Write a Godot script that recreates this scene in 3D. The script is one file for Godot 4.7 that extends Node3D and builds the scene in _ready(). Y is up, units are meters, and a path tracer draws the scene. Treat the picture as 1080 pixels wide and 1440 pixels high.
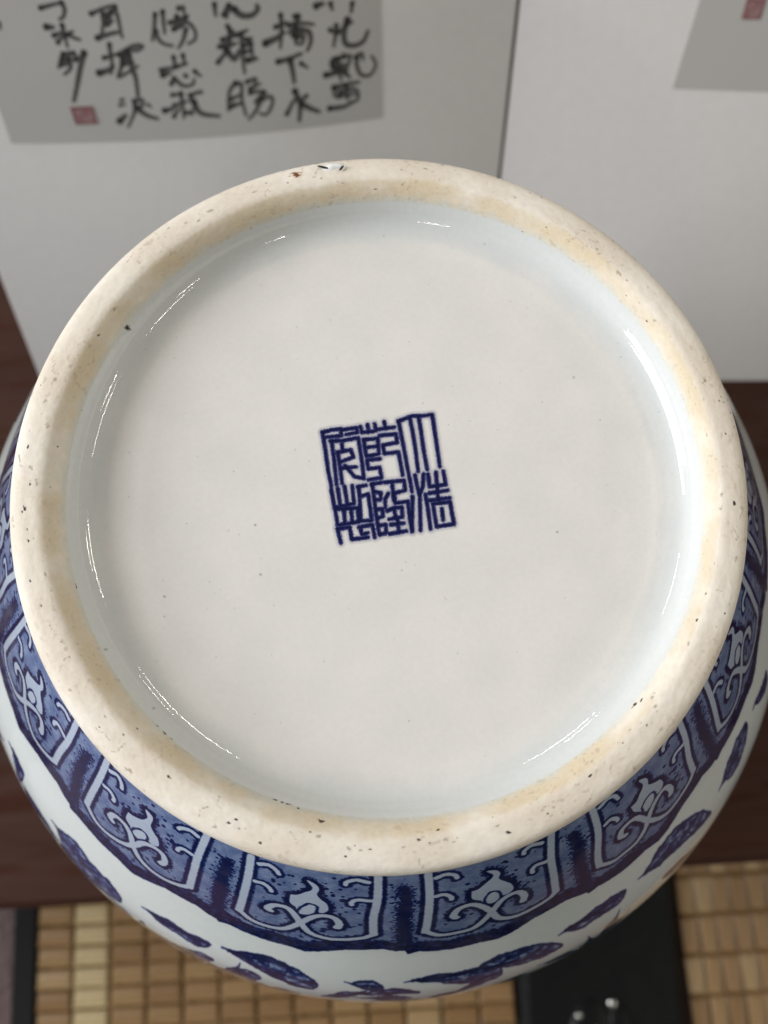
extends Node3D

const R := 0.06                                # outer radius of the foot ring
const FOOT := Vector3(-0.00126, 0.26677, -0.03987)
const EYE := Vector3(0, 0.404, 0)
var rng := RandomNumberGenerator.new()
var na := FastNoiseLite.new()
var nb := FastNoiseLite.new()


# ------------------------------------------------------------------ painting of flat print and underglaze
class Ink:
	var w := 0
	var h := 0
	var v := PackedFloat32Array()
	var wrap := false
	var na: FastNoiseLite
	var queue := []
	var org := Vector2.ZERO
	var sc := Vector2.ONE

	func _init(a: int, b: int, fill: float, noise: FastNoiseLite) -> void:
		w = a
		h = b
		na = noise
		v.resize(a * b)
		v.fill(fill)

	func curve(flat: Array) -> PackedVector2Array:
		var q := PackedVector2Array()
		for i in range(0, flat.size(), 2):
			q.append((Vector2(flat[i], flat[i + 1]) - org) * sc)
		return q

	func smooth(q: PackedVector2Array, n := 6) -> PackedVector2Array:
		var o := PackedVector2Array()
		for i in q.size() - 1:
			var a := q[maxi(i - 1, 0)]
			var d := q[mini(i + 2, q.size() - 1)]
			for k in n:
				o.append(q[i].cubic_interpolate(q[i + 1], a, d, float(k) / n))
		o.append(q[q.size() - 1])
		return o

	func put(x: int, y: int, level: float, cover: float) -> void:
		if y < 0 or y >= h or cover <= 0.0:
			return
		if wrap:
			x = posmod(x, w)
		elif x < 0 or x >= w:
			return
		var at := y * w + x
		v[at] = lerpf(v[at], level, minf(cover, 1.0))

	# a stroke whose width goes from wa to wb (pixels), soft edge, ragged edge
	func stroke(q: PackedVector2Array, wa: float, wb: float, level: float, soft := 1.0, rough := 0.0, strength := 1.0) -> void:
		var cover := {}
		var n := q.size() - 1
		for i in n:
			var a := q[i]
			var b := q[i + 1]
			var ra := lerpf(wa, wb, float(i) / n) * 0.5
			var rb := lerpf(wa, wb, float(i + 1) / n) * 0.5
			var pad := maxf(ra, rb) + soft + rough
			var ab := b - a
			var l2 := maxf(ab.length_squared(), 1e-6)
			for y in range(int(minf(a.y, b.y) - pad), int(maxf(a.y, b.y) + pad) + 2):
				for x in range(int(minf(a.x, b.x) - pad), int(maxf(a.x, b.x) + pad) + 2):
					var p := Vector2(x, y)
					var t := clampf((p - a).dot(ab) / l2, 0.0, 1.0)
					var d := (p - a - ab * t).length() - lerpf(ra, rb, t)
					if d > soft + rough:
						continue
					if rough > 0.0:
						d += rough * na.get_noise_2d(x * 6.0, y * 6.0)
					var c := clampf(0.5 - d / (2.0 * soft), 0.0, 1.0)
					var key := y * 65536 + x + 32768
					if c > cover.get(key, 0.0):
						cover[key] = c
		for key in cover:
			put(key % 65536 - 32768, key / 65536, level, cover[key] * strength)

	func fill_poly(q: PackedVector2Array, level: float, soft := 1.2, mottle := 0.0) -> void:
		var lo := q[0]
		var hi := q[0]
		for p in q:
			lo = lo.min(p)
			hi = hi.max(p)
		for y in range(int(lo.y), int(hi.y) + 2):
			for x in range(int(lo.x), int(hi.x) + 2):
				if Geometry2D.is_point_in_polygon(Vector2(x, y), q):
					put(x, y, level + mottle * na.get_noise_2d(x * 2.0, y * 5.0), 1.0)
		stroke(q, soft, soft, level, soft)

	func dot(x: float, y: float, r: float, level: float) -> void:
		for j in range(int(y - r - 1), int(y + r) + 2):
			for i in range(int(x - r - 1), int(x + r) + 2):
				var d := Vector2(i - x, j - y).length() - r + 0.5 * na.get_noise_2d(i * 9.0, j * 9.0)
				put(i, j, level, clampf(0.5 - d * 0.6, 0.0, 1.0))

	func line(flat: Array, width: float, level: float) -> void:            # the square mark
		queue.append([curve(flat), width * sc.x])

	func brush(flat: Array, width: float) -> void:                        # a brush stroke, pressed at its start
		var q := smooth(curve(flat))
		var wide := width * absf(sc.x)
		stroke(q, wide * 1.0, wide * 0.62, 0.88, 1.6, 2.6, 0.85)
		stroke(PackedVector2Array([q[0], q[0] + (q[1] - q[0]) * 0.5]), wide * 1.1, wide * 0.85, 1.0, 1.6, 2.0, 0.8)

	func panel_line(kind: String, flat: Array, u0: float, j: int) -> void:
		var q := PackedVector2Array()
		for i in range(0, flat.size(), 2):
			var p := Vector2((flat[i] + u0) * 292.571, (flat[i + 1] - 0.0435) * 517.6)
			if kind != "edge":
				p += Vector2(na.get_noise_2d(p.x * 0.5 + 77.0 * j, p.y * 0.5), na.get_noise_2d(p.x * 0.5, p.y * 0.5 + 91.0 * j)) * 7.0
			else:
				p.y += 9.0 + 7.0 * na.get_noise_2d(p.x * 0.8, 31.0 * j)
			q.append(p)
		queue.append([kind, smooth(q) if kind != "edge" else q])

	func leaf(flat: Array) -> void:
		var q := PackedVector2Array()
		for i in range(0, flat.size(), 2):
			q.append(Vector2(flat[i] * w, (flat[i + 1] - 0.7236) / 4.23 * h))
		one_leaf(q)

	func one_leaf(q: PackedVector2Array) -> void:
		var closed := q.duplicate()
		closed.append(q[0])
		closed = smooth(closed, 5)
		for i in closed.size() - 1:
			closed[i] += Vector2(na.get_noise_2d(closed[i].x * 2.0, closed[i].y * 2.0), na.get_noise_2d(closed[i].y * 2.0, closed[i].x * 2.0 + 300.0)) * 3.5
		closed[closed.size() - 1] = closed[0]
		fill_poly(closed, 0.68, 1.2, 0.6)
		stroke(closed, 4.0, 3.0, 0.95, 1.2, 1.0)
		var tip := q[0]
		var far := q[q.size() / 2]
		stroke(PackedVector2Array([tip, (tip + far) * 0.5 + Vector2(0, 2), far]), 4.0, 2.0, 0.98, 1.2, 1.0)
		stroke(PackedVector2Array([tip.lerp(far, 0.3), far.lerp(q[q.size() / 3], 0.5)]), 2.0, 1.0, 0.9, 1.0)
		for k in 3:
			var m := tip.lerp(far, 0.25 + 0.22 * k)
			stroke(PackedVector2Array([m, m.lerp(q[q.size() / 4], 0.55)]), 3.0, 1.2, 0.95, 1.0, 1.0)
			stroke(PackedVector2Array([m, m.lerp(q[q.size() * 3 / 4], 0.55)]), 3.0, 1.2, 0.95, 1.0, 1.0)
		var tail := (tip - far).normalized()
		stroke(smooth(PackedVector2Array([tip, tip + tail * 6.0, tip + tail * 13.0 + tail.orthogonal() * 1.0])), 4.0, 1.5, 0.9, 1.2)

	# turns the amount of ink into colour
	func picture(stops: Array, grain := 0.0) -> ImageTexture:
		var bytes := PackedByteArray()
		bytes.resize(w * h * 3)
		var top := stops.size() - 1
		for i in w * h:
			var x := clampf(v[i] + (grain * na.get_noise_2d((i % w) * 3.0, (i / w) * 3.0) if grain > 0.0 else 0.0), 0.0, 1.0) * top
			var k := mini(int(x), top - 1)
			var c: Color = stops[k].lerp(stops[k + 1], x - k)
			bytes[i * 3] = int(c.r * 255.0)
			bytes[i * 3 + 1] = int(c.g * 255.0)
			bytes[i * 3 + 2] = int(c.b * 255.0)
		return ImageTexture.create_from_image(Image.create_from_data(w, h, false, Image.FORMAT_RGB8, bytes))


# ------------------------------------------------------------------ shapes
func tag(o: Node, label: String, category: String, group := "", kind := "") -> void:
	if label: o.set_meta("label", label)
	if category: o.set_meta("category", category)
	if group: o.set_meta("group", group)
	if kind: o.set_meta("kind", kind)


func thing(called: String, at := Vector3.ZERO, turn := 0.0) -> Node3D:
	var o := Node3D.new()
	o.name = called
	o.position = at
	o.rotation.y = turn
	add_child(o, true)
	return o


func part(called: String, m: Mesh, mat: Material, parent: Node) -> MeshInstance3D:
	var o := MeshInstance3D.new()
	o.name = called
	o.mesh = m
	o.material_override = mat
	parent.add_child(o, true)
	return o


func plain(c: Color, rough := 0.7, spec := 0.5) -> StandardMaterial3D:
	var m := StandardMaterial3D.new()
	m.albedo_color = c
	m.roughness = rough
	m.metallic_specular = spec
	return m


func noise_tex(freq: float, size := 512, as_normal := false, strength := 4.0, seed_ := 1, stretch := 1) -> NoiseTexture2D:
	var f := FastNoiseLite.new()
	f.seed = seed_
	f.frequency = freq
	f.fractal_octaves = 4
	var t := NoiseTexture2D.new()
	t.noise = f
	t.width = size
	t.height = size / stretch
	t.seamless = true
	t.as_normal_map = as_normal
	t.bump_strength = strength
	return t


func spline(p: PackedVector2Array, n: int) -> PackedVector2Array:      # Catmull-Rom through (radius, depth)
	var o := PackedVector2Array()
	for i in p.size() - 1:
		var a := p[i - 1] if i > 0 else 2.0 * p[0] - p[1]
		var d := p[i + 2] if i + 2 < p.size() else 2.0 * p[-1] - p[-2]
		for k in n:
			o.append(p[i].cubic_interpolate(p[i + 1], a, d, float(k) / n))
	o.append(p[p.size() - 1])
	return o


# turned surface: q holds (radius, height) in metres, v the texture height of each ring of points; uneven makes it a little out of true
func lathe(q: PackedVector2Array, v: PackedFloat32Array, segs: int, repeat: float, flat_uv := 0.0, uneven := 0.0, shift := Vector2.ZERO, off := 0.0) -> ArrayMesh:
	var pos := PackedVector3Array()
	var nor := PackedVector3Array()
	var uv := PackedVector2Array()
	var idx := PackedInt32Array()
	var n := q.size()
	for i in segs + 1:
		var a := TAU * i / segs - PI
		var out := Vector3(sin(a), 0, cos(a))
		var bad := 1.0 + uneven * (sin(2.0 * a + 0.7) * 0.5 + sin(3.0 * a + 2.0) * 0.35 + sin(7.0 * a) * 0.15)
		for j in n:
			var t := q[mini(j + 1, n - 1)] - q[maxi(j - 1, 0)]
			var p := out * q[j].x * bad + Vector3(shift.x, 0, shift.y) * float(j) / (n - 1)
			p.y = q[j].y
			pos.append(p)
			nor.append((out * -t.y + Vector3.UP * t.x).normalized())
			uv.append(Vector2(p.x, p.z) * flat_uv + Vector2(0.5, 0.5) if flat_uv > 0.0 else Vector2(repeat * i / segs - off, v[j]))
	for i in segs:
		for j in n - 1:
			var k := i * n + j
			for c in [k, k + n, k + 1, k + 1, k + n, k + n + 1]:
				idx.append(c)
	return finish(pos, nor, uv, idx)


func finish(pos: PackedVector3Array, nor: PackedVector3Array, uv: PackedVector2Array, idx: PackedInt32Array) -> ArrayMesh:
	# front faces run clockwise: turn each triangle to agree with its normals
	for i in range(0, idx.size(), 3):
		var a := pos[idx[i]]
		var g := (pos[idx[i + 2]] - a).cross(pos[idx[i + 1]] - a)
		if g.dot(nor[idx[i]] + nor[idx[i + 1]] + nor[idx[i + 2]]) < 0.0:
			var s := idx[i + 1]
			idx[i + 1] = idx[i + 2]
			idx[i + 2] = s
	var arrays := []
	arrays.resize(Mesh.ARRAY_MAX)
	arrays[Mesh.ARRAY_VERTEX] = pos
	arrays[Mesh.ARRAY_NORMAL] = nor
	arrays[Mesh.ARRAY_TEX_UV] = uv
	arrays[Mesh.ARRAY_INDEX] = idx
	var m := ArrayMesh.new()
	m.add_surface_from_arrays(Mesh.PRIMITIVE_TRIANGLES, arrays)
	return m


# a sheet with thickness over a grid of points given by f(u, v), lifted along up
func sheet(f: Callable, nu: int, nv: int, thick: float, up: Vector3) -> ArrayMesh:
	var st := SurfaceTool.new()
	st.begin(Mesh.PRIMITIVE_TRIANGLES)
	st.set_smooth_group(0)
	var quad := func(a: Vector3, b: Vector3, c: Vector3, d: Vector3, ua: Vector2, ub: Vector2, uc: Vector2, ud: Vector2):
		for k in [[a, ua], [b, ub], [c, uc], [a, ua], [c, uc], [d, ud]]:
			st.set_uv(k[1])
			st.add_vertex(k[0])
	for i in nu:
		for j in nv:
			var u0 := float(i) / nu
			var u1 := float(i + 1) / nu
			var v0 := float(j) / nv
			var v1 := float(j + 1) / nv
			var a: Vector3 = f.call(u0, v0)
			var b: Vector3 = f.call(u1, v0)
			var c: Vector3 = f.call(u1, v1)
			var d: Vector3 = f.call(u0, v1)
			var t := up * thick
			var flip := (b - a).cross(d - a).dot(up) > 0.0
			for side in 2:
				var o := t if side == 0 else Vector3.ZERO
				if (side == 0) == flip:
					quad.call(a + o, d + o, c + o, b + o, Vector2(u0, v0), Vector2(u0, v1), Vector2(u1, v1), Vector2(u1, v0))
				else:
					quad.call(a + o, b + o, c + o, d + o, Vector2(u0, v0), Vector2(u1, v0), Vector2(u1, v1), Vector2(u0, v1))
			for e in [[j == 0, a, b, u0, v0], [i == nu - 1, b, c, u1, v0], [j == nv - 1, c, d, u1, v1], [i == 0, d, a, u0, v1]]:
				if e[0]:
					var z := Vector2(e[3], e[4])
					st.set_smooth_group(-1)
					if flip:
						quad.call(e[1], e[1] + t, e[2] + t, e[2], z, z, z, z)
					else:
						quad.call(e[1], e[2], e[2] + t, e[1] + t, z, z, z, z)
					st.set_smooth_group(0)
	st.generate_normals()
	return st.commit()


# a box with chamfered edges
func soft_box(size: Vector3, c: float) -> ArrayMesh:
	var hs := size * 0.5
	var st := SurfaceTool.new()
	st.begin(Mesh.PRIMITIVE_TRIANGLES)
	st.set_smooth_group(-1)
	var pts := PackedVector3Array()
	for x in [-1.0, 1.0]:
		for y in [-1.0, 1.0]:
			for z in [-1.0, 1.0]:
				pts.append(Vector3(x * (hs.x - c), y * (hs.y - c), z * hs.z))
				pts.append(Vector3(x * (hs.x - c), y * hs.y, z * (hs.z - c)))
				pts.append(Vector3(x * hs.x, y * (hs.y - c), z * (hs.z - c)))
	var face := func(ids: Array):
		var mid := Vector3.ZERO
		for i in ids: mid += pts[i]
		for k in range(1, ids.size() - 1):
			var a := pts[ids[0]]
			var b := pts[ids[k]]
			var d := pts[ids[k + 1]]
			if (d - a).cross(b - a).dot(mid) < 0.0:
				var s := b
				b = d
				d = s
			for p in [a, b, d]:
				st.set_uv(Vector2(p.x + p.y, p.z + p.y))
				st.add_vertex(p)
	var id := func(x: int, y: int, z: int, k: int) -> int: return (x * 4 + y * 2 + z) * 3 + k
	for s in 2:
		face.call([id.call(s, 0, 0, 2), id.call(s, 0, 1, 2), id.call(s, 1, 1, 2), id.call(s, 1, 0, 2)])
		face.call([id.call(0, s, 0, 1), id.call(0, s, 1, 1), id.call(1, s, 1, 1), id.call(1, s, 0, 1)])
		face.call([id.call(0, 0, s, 0), id.call(0, 1, s, 0), id.call(1, 1, s, 0), id.call(1, 0, s, 0)])
		for t in 2:
			face.call([id.call(0, s, t, 0), id.call(1, s, t, 0), id.call(1, s, t, 1), id.call(0, s, t, 1)])
			face.call([id.call(s, 0, t, 0), id.call(s, 1, t, 0), id.call(s, 1, t, 2), id.call(s, 0, t, 2)])
			face.call([id.call(s, t, 0, 1), id.call(s, t, 1, 1), id.call(s, t, 1, 2), id.call(s, t, 0, 2)])
			for u in 2:
				face.call([id.call(s, t, u, 0), id.call(s, t, u, 1), id.call(s, t, u, 2)])
	st.generate_normals()
	return st.commit()


func ball(r: Vector3) -> SphereMesh:
	var m := SphereMesh.new()
	m.radius = r.x
	m.height = 2.0 * r.y
	m.radial_segments = 24
	m.rings = 12
	return m


# ------------------------------------------------------------------ the scene
func _ready() -> void:
	rng.seed = 7
	na.seed = 3
	na.frequency = 0.02
	na.fractal_octaves = 3
	nb.seed = 11
	nb.frequency = 0.012
	nb.fractal_octaves = 5
	var cam := Camera3D.new()
	cam.name = "camera"
	cam.position = EYE
	cam.rotation_degrees = Vector3(-76, 0, 0)
	cam.near = 0.02
	cam.far = 20.0
	var lens := CameraAttributesPhysical.new()
	lens.frustum_focal_length = 20.833
	lens.frustum_focus_distance = 0.142
	lens.frustum_near = 0.02
	lens.frustum_far = 20.0
	lens.exposure_aperture = 11.5
	cam.attributes = lens
	cam.fov = 59.884
	add_child(cam)
	cam.current = true

	var world := WorldEnvironment.new()
	world.name = "world"
	var e := Environment.new()
	e.background_mode = Environment.BG_COLOR
	e.background_color = Color(0.83, 0.83, 0.82)
	e.background_energy_multiplier = 0.235
	e.tonemap_mode = Environment.TONE_MAPPER_LINEAR
	e.tonemap_exposure = 0.97
	e.sdfgi_enabled = true
	e.ssao_enabled = true
	e.ssil_enabled = true
	world.environment = e
	add_child(world)

	lamp("window_light", Vector3(-1.60, 1.35, -0.10), FOOT, Vector2(0.95, 0.45), 2.5, Color(0.98, 0.985, 1.0))
	lamp("window_light", Vector3(-1.75, 0.80, 0.10), FOOT, Vector2(1.0, 0.5), 2.7, Color(0.98, 0.985, 1.0))
	# ceiling lamps all round the room, each a small hard highlight in the glaze
	for a in [[248, 50, 0.26, 0.05], [297, 48, 0.42, 0.045], [304, 66, 0.2, 0.04], [327, 52, 0.42, 0.06], [331, 66, 0.2, 0.05], [356, 50, 0.46, 0.04], [5, 68, 0.3, 0.04], [26, 50, 0.36, 0.05], [36, 64, 0.2, 0.04], [60, 52, 0.16, 0.04], [103, 52, 0.2, 0.05], [218, 52, 0.26, 0.05], [243, 66, 0.2, 0.05]]:
		var az: float = deg_to_rad(a[0])
		var ze: float = deg_to_rad(a[1])
		var at := FOOT + 2.0 * Vector3(sin(ze) * cos(az), cos(ze), sin(ze) * sin(az))
		lamp("ceiling_lamp_light", at, FOOT, Vector2(a[2], a[3]), 13.0 * a[2] * a[3], Color(1.0, 0.97, 0.92))

	build_surroundings()
	build_album()
	build_vase()
	build_mats()


func lamp(called: String, at: Vector3, to: Vector3, size: Vector2, energy: float, c: Color) -> void:
	var l := AreaLight3D.new()
	l.name = called
	l.area_size = size
	l.light_energy = energy
	l.light_color = c
	l.shadow_enabled = true
	l.area_normalize_energy = true
	l.area_range = 8.0
	l.area_attenuation = 2.0
	add_child(l, true)
	l.look_at_from_position(at, to)


func build_surroundings() -> void:
	# brown table, its front edge slightly askew
	var wood := plain(Color(1, 1, 1), 0.5, 0.25)
	var ramp := Gradient.new()
	ramp.set_color(0, Color(0.225, 0.138, 0.108))
	ramp.set_color(1, Color(0.25, 0.155, 0.122))
	var grain := noise_tex(0.01, 512, false, 1.0, 5)
	grain.color_ramp = ramp
	wood.albedo_texture = grain
	wood.roughness_texture = noise_tex(0.02, 512, false, 1.0, 9)
	wood.roughness = 1.0
	wood.uv1_triplanar = true
	wood.uv1_scale = Vector3(1.2, 6, 7)
	var t := thing("brown_table", Vector3(0.0, -0.75, 0.0), deg_to_rad(3.36))
	tag(t, "dark brown wooden table under the upturned porcelain vase", "table")
	var top := part("table_top", soft_box(Vector3(1.5, 0.03, 0.75), 0.003), wood, t)
	top.position = Vector3(0, 0.735, 0.0628 - 0.375)
	for s in [[-1, 0], [1, 0], [-1, 1], [1, 1]]:
		var leg := part("leg", soft_box(Vector3(0.05, 0.72, 0.05), 0.004), wood, t)
		leg.position = Vector3(s[0] * 0.68, 0.36, 0.0 - s[1] * 0.64)
	for s in 2:
		var rail := part("apron", soft_box(Vector3(1.31, 0.07, 0.02), 0.003), wood, t)
		rail.position = Vector3(0, 0.685, 0.0 - s * 0.64)
	# low bench in front
	var hide := plain(Color(0.33, 0.235, 0.22), 0.5)
	hide.normal_enabled = true
	hide.normal_texture = noise_tex(0.05, 512, true, 3.0, 8)
	hide.uv1_triplanar = true
	hide.uv1_scale = Vector3(8, 8, 8)
	var b := thing("brown_bench", Vector3(0.03, -0.75, 0.285), deg_to_rad(3.36))
	tag(b, "brown leather bench seat under the bamboo mats in front of the table", "bench")
	var seat := part("seat", soft_box(Vector3(1.4, 0.09, 0.46), 0.02), hide, b)
	seat.position.y = 0.75 - 0.292 - 0.045
	for s in [[-1, -1], [1, -1], [-1, 1], [1, 1]]:
		var leg := part("leg", soft_box(Vector3(0.05, 0.37, 0.05), 0.004), wood, b)
		leg.position = Vector3(s[0] * 0.62, 0.185, s[1] * 0.17)
	var fl := PlaneMesh.new()
	fl.size = Vector2(5, 5)
	var stone := plain(Color(0.42, 0.39, 0.36), 0.5)
	stone.albedo_texture = noise_tex(0.02, 512, false, 1.0, 6)
	stone.uv1_scale = Vector3(4, 4, 4)
	var f := part("floor", fl, stone, self)
	f.position.y = -0.75
	f.set_meta("kind", "structure")


# ------------------------------------------------------------------ the standing white album with brush writing
func build_album() -> void:
	var low := Vector3(0.04576, 0.0008, -0.17075)
	var up := Vector3(0, 0.90146, -0.43287)
	var el := Vector3(-0.9703, 0.10472, 0.21808)
	var nl := Vector3(0.24192, 0.42001, 0.87468)
	var er := Vector3(0.99985, 0.00755, 0.01573)
	var nr := Vector3(-0.01745, 0.43281, 0.90132)
	var paper := plain(Color(0.91, 0.898, 0.885), 0.55, 0.4)
	var grey := noise_tex(0.03, 512, false, 1.0, 21)
	var soft := Gradient.new()
	soft.set_color(0, Color(0.982, 0.982, 0.98))
	soft.set_color(1, Color(1, 1, 1))
	grey.color_ramp = soft
	paper.albedo_texture = grey
	paper.uv1_scale = Vector3(2, 3, 1)
	var t := thing("standing_album")
	tag(t, "white folded album standing open behind the vase, printed with grey brush calligraphy", "album")
	# the left leaf bows a little towards the viewer
	var left := func(x: float, y: float) -> Vector3:
		return el * x + up * y + nl * (0.004 * sin(PI * clampf(x / 0.196, 0.0, 1.0)) + 0.0035 * sin(PI * clampf((x - 0.02) / 0.18, 0.0, 1.0)) * (y / 0.15 - 1.0))
	var right := func(x: float, y: float) -> Vector3:
		return er * x + up * y + nr * 0.003 * sin(PI * clampf(x / 0.2, 0.0, 1.0))
	t.position = low
	var gap := 0.0010
	var pl := part("page", sheet(func(u, v): return left.call(gap + u * 0.1945, v * 0.29), 24, 8, 0.0012, nl), paper, t)
	pl.set_meta("label", "left page with rows of black brush writing")
	var pr := part("page", sheet(func(u, v): return right.call(0.0008 + u * 0.2, v * 0.29), 24, 4, 0.0012, nr), paper, t)
	pr.set_meta("label", "right page, mostly blank")
	part("spine", sheet(func(u, v): return el * (u - 0.5) * 0.0026 + up * v * 0.29 - nl * 0.0004, 1, 4, 0.0008, nl), plain(Color(0.44, 0.45, 0.40), 0.8), t)
	# prints
	var ink := Ink.new(1400, 760, 0.0, na)
	ink.org = Vector2(177.5, 202.0)
	ink.sc = Vector2(-10.81, -10.81)
	paint_verse(ink)
	var tex := ink.picture([Color(0.745, 0.735, 0.715), Color(0.46, 0.45, 0.435), Color(0.17, 0.167, 0.16)], 0.03)
	var printed := plain(Color(1, 1, 1), 0.55, 0.4)
	printed.albedo_texture = tex
	printed.texture_repeat = false
	# (x, y) of the print's corners on the page; its foot bows a little
	var lp := func(u: float, v: float) -> Vector3:
		var x := lerpf(0.1757, 0.0487, u)
		var foot := lerpf(0.1399, 0.1341, u) - 0.0018 * sin(PI * u)
		var y := lerpf(0.2, foot, v)
		x += 0.0012 * (1.0 - v)
		return left.call(x, y)
	var sheet_l := part("printed_sheet", uv_fix(sheet(lp, 24, 4, 0.0014, nl), lp, Vector2(0.1775, 0.202), 10.81 * 1000.0 / 1400.0, 10.81 * 1000.0 / 760.0, el, up, nl), printed, pl)
	sheet_l.set_meta("label", "grey printed calligraphy sheet with six columns of brush characters")
	var blank := plain(Color(0.745, 0.735, 0.715), 0.55, 0.4)
	var rest := func(u: float, v: float) -> Vector3: return left.call(lerpf(0.1769, 0.0499, u), lerpf(0.268, 0.2001, v))
	part("printed_sheet_upper", sheet(rest, 24, 4, 0.0014, nl), blank, pl)
	var rp := func(u: float, v: float) -> Vector3: return right.call(lerpf(0.0588 + 0.0025 * (1.0 - v) * 3.0, 0.186, u), lerpf(0.268, lerpf(0.1395, 0.137, u), v))
	var sheet_r := part("printed_sheet", sheet(rp, 16, 6, 0.0014, nr), blank, pr)
	sheet_r.set_meta("label", "grey printed sheet with a red seal in its corner")
	# red seals, printed with pale strokes
	var sw := Ink.new(96, 96, 0.75, na)
	for i in 96 * 96:
		sw.v[i] = 0.72 + 0.5 * na.get_noise_2d((i % 96) * 3.0, (i / 96) * 3.0)
	for k in 9:
		var a := Vector2(rng.randf_range(14, 82), rng.randf_range(14, 82))
		sw.stroke(PackedVector2Array([a, a + (Vector2(26, 0) if k % 2 else Vector2(0, 24))]), 5, 4, 0.25, 2.0, 2.0)
	sw.stroke(PackedVector2Array([Vector2(4, 4), Vector2(92, 4), Vector2(92, 92), Vector2(4, 92), Vector2(4, 4)]), 8, 8, 0.95, 2.0, 3.0)
	var red := plain(Color(1, 1, 1), 0.6, 0.3)
	red.albedo_texture = sw.picture([Color(0.68, 0.65, 0.63), Color(0.62, 0.49, 0.48), Color(0.50, 0.33, 0.34)])
	var s1 := func(u: float, v: float) -> Vector3: return left.call(0.1540 - u * 0.0072 - v * 0.0003, 0.1503 - v * 0.0060 - u * 0.0004)
	part("red_seal", sheet(s1, 3, 1, 0.0016, nl), red, pl)
	var s2 := func(u: float, v: float) -> Vector3: return right.call(0.0762 + u * 0.0063, 0.1700 - v * 0.0066)
	part("red_seal", sheet(s2, 1, 1, 0.0016, nr), red, pr)
	# strut that holds it up from behind
	var st := part("strut", soft_box(Vector3(0.06, 0.215, 0.002), 0.0005), paper, t)
	st.position = Vector3(0.02, 0.104, -0.124)
	st.rotation_degrees.x = 17.0


# texture coordinates of a print from its place on the page
func uv_fix(m: ArrayMesh, _f: Callable, org: Vector2, kx: float, ky: float, ex: Vector3, ey: Vector3, _n: Vector3) -> ArrayMesh:
	var a := m.surface_get_arrays(0)
	var pos: PackedVector3Array = a[Mesh.ARRAY_VERTEX]
	var uv: PackedVector2Array = a[Mesh.ARRAY_TEX_UV]
	for i in pos.size():
		uv[i] = Vector2((org.x - pos[i].dot(ex)) * kx, (org.y - pos[i].dot(ey)) * ky)
	a[Mesh.ARRAY_TEX_UV] = uv
	var o := ArrayMesh.new()
	o.add_surface_from_arrays(Mesh.PRIMITIVE_TRIANGLES, a)
	return o


# ------------------------------------------------------------------ the vase
func glaze(tex: Texture2D, rough := 0.06) -> StandardMaterial3D:
	var m := plain(Color(1, 1, 1), rough, 0.55)
	m.albedo_texture = tex
	m.normal_enabled = true
	m.normal_scale = 0.1
	return m


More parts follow.
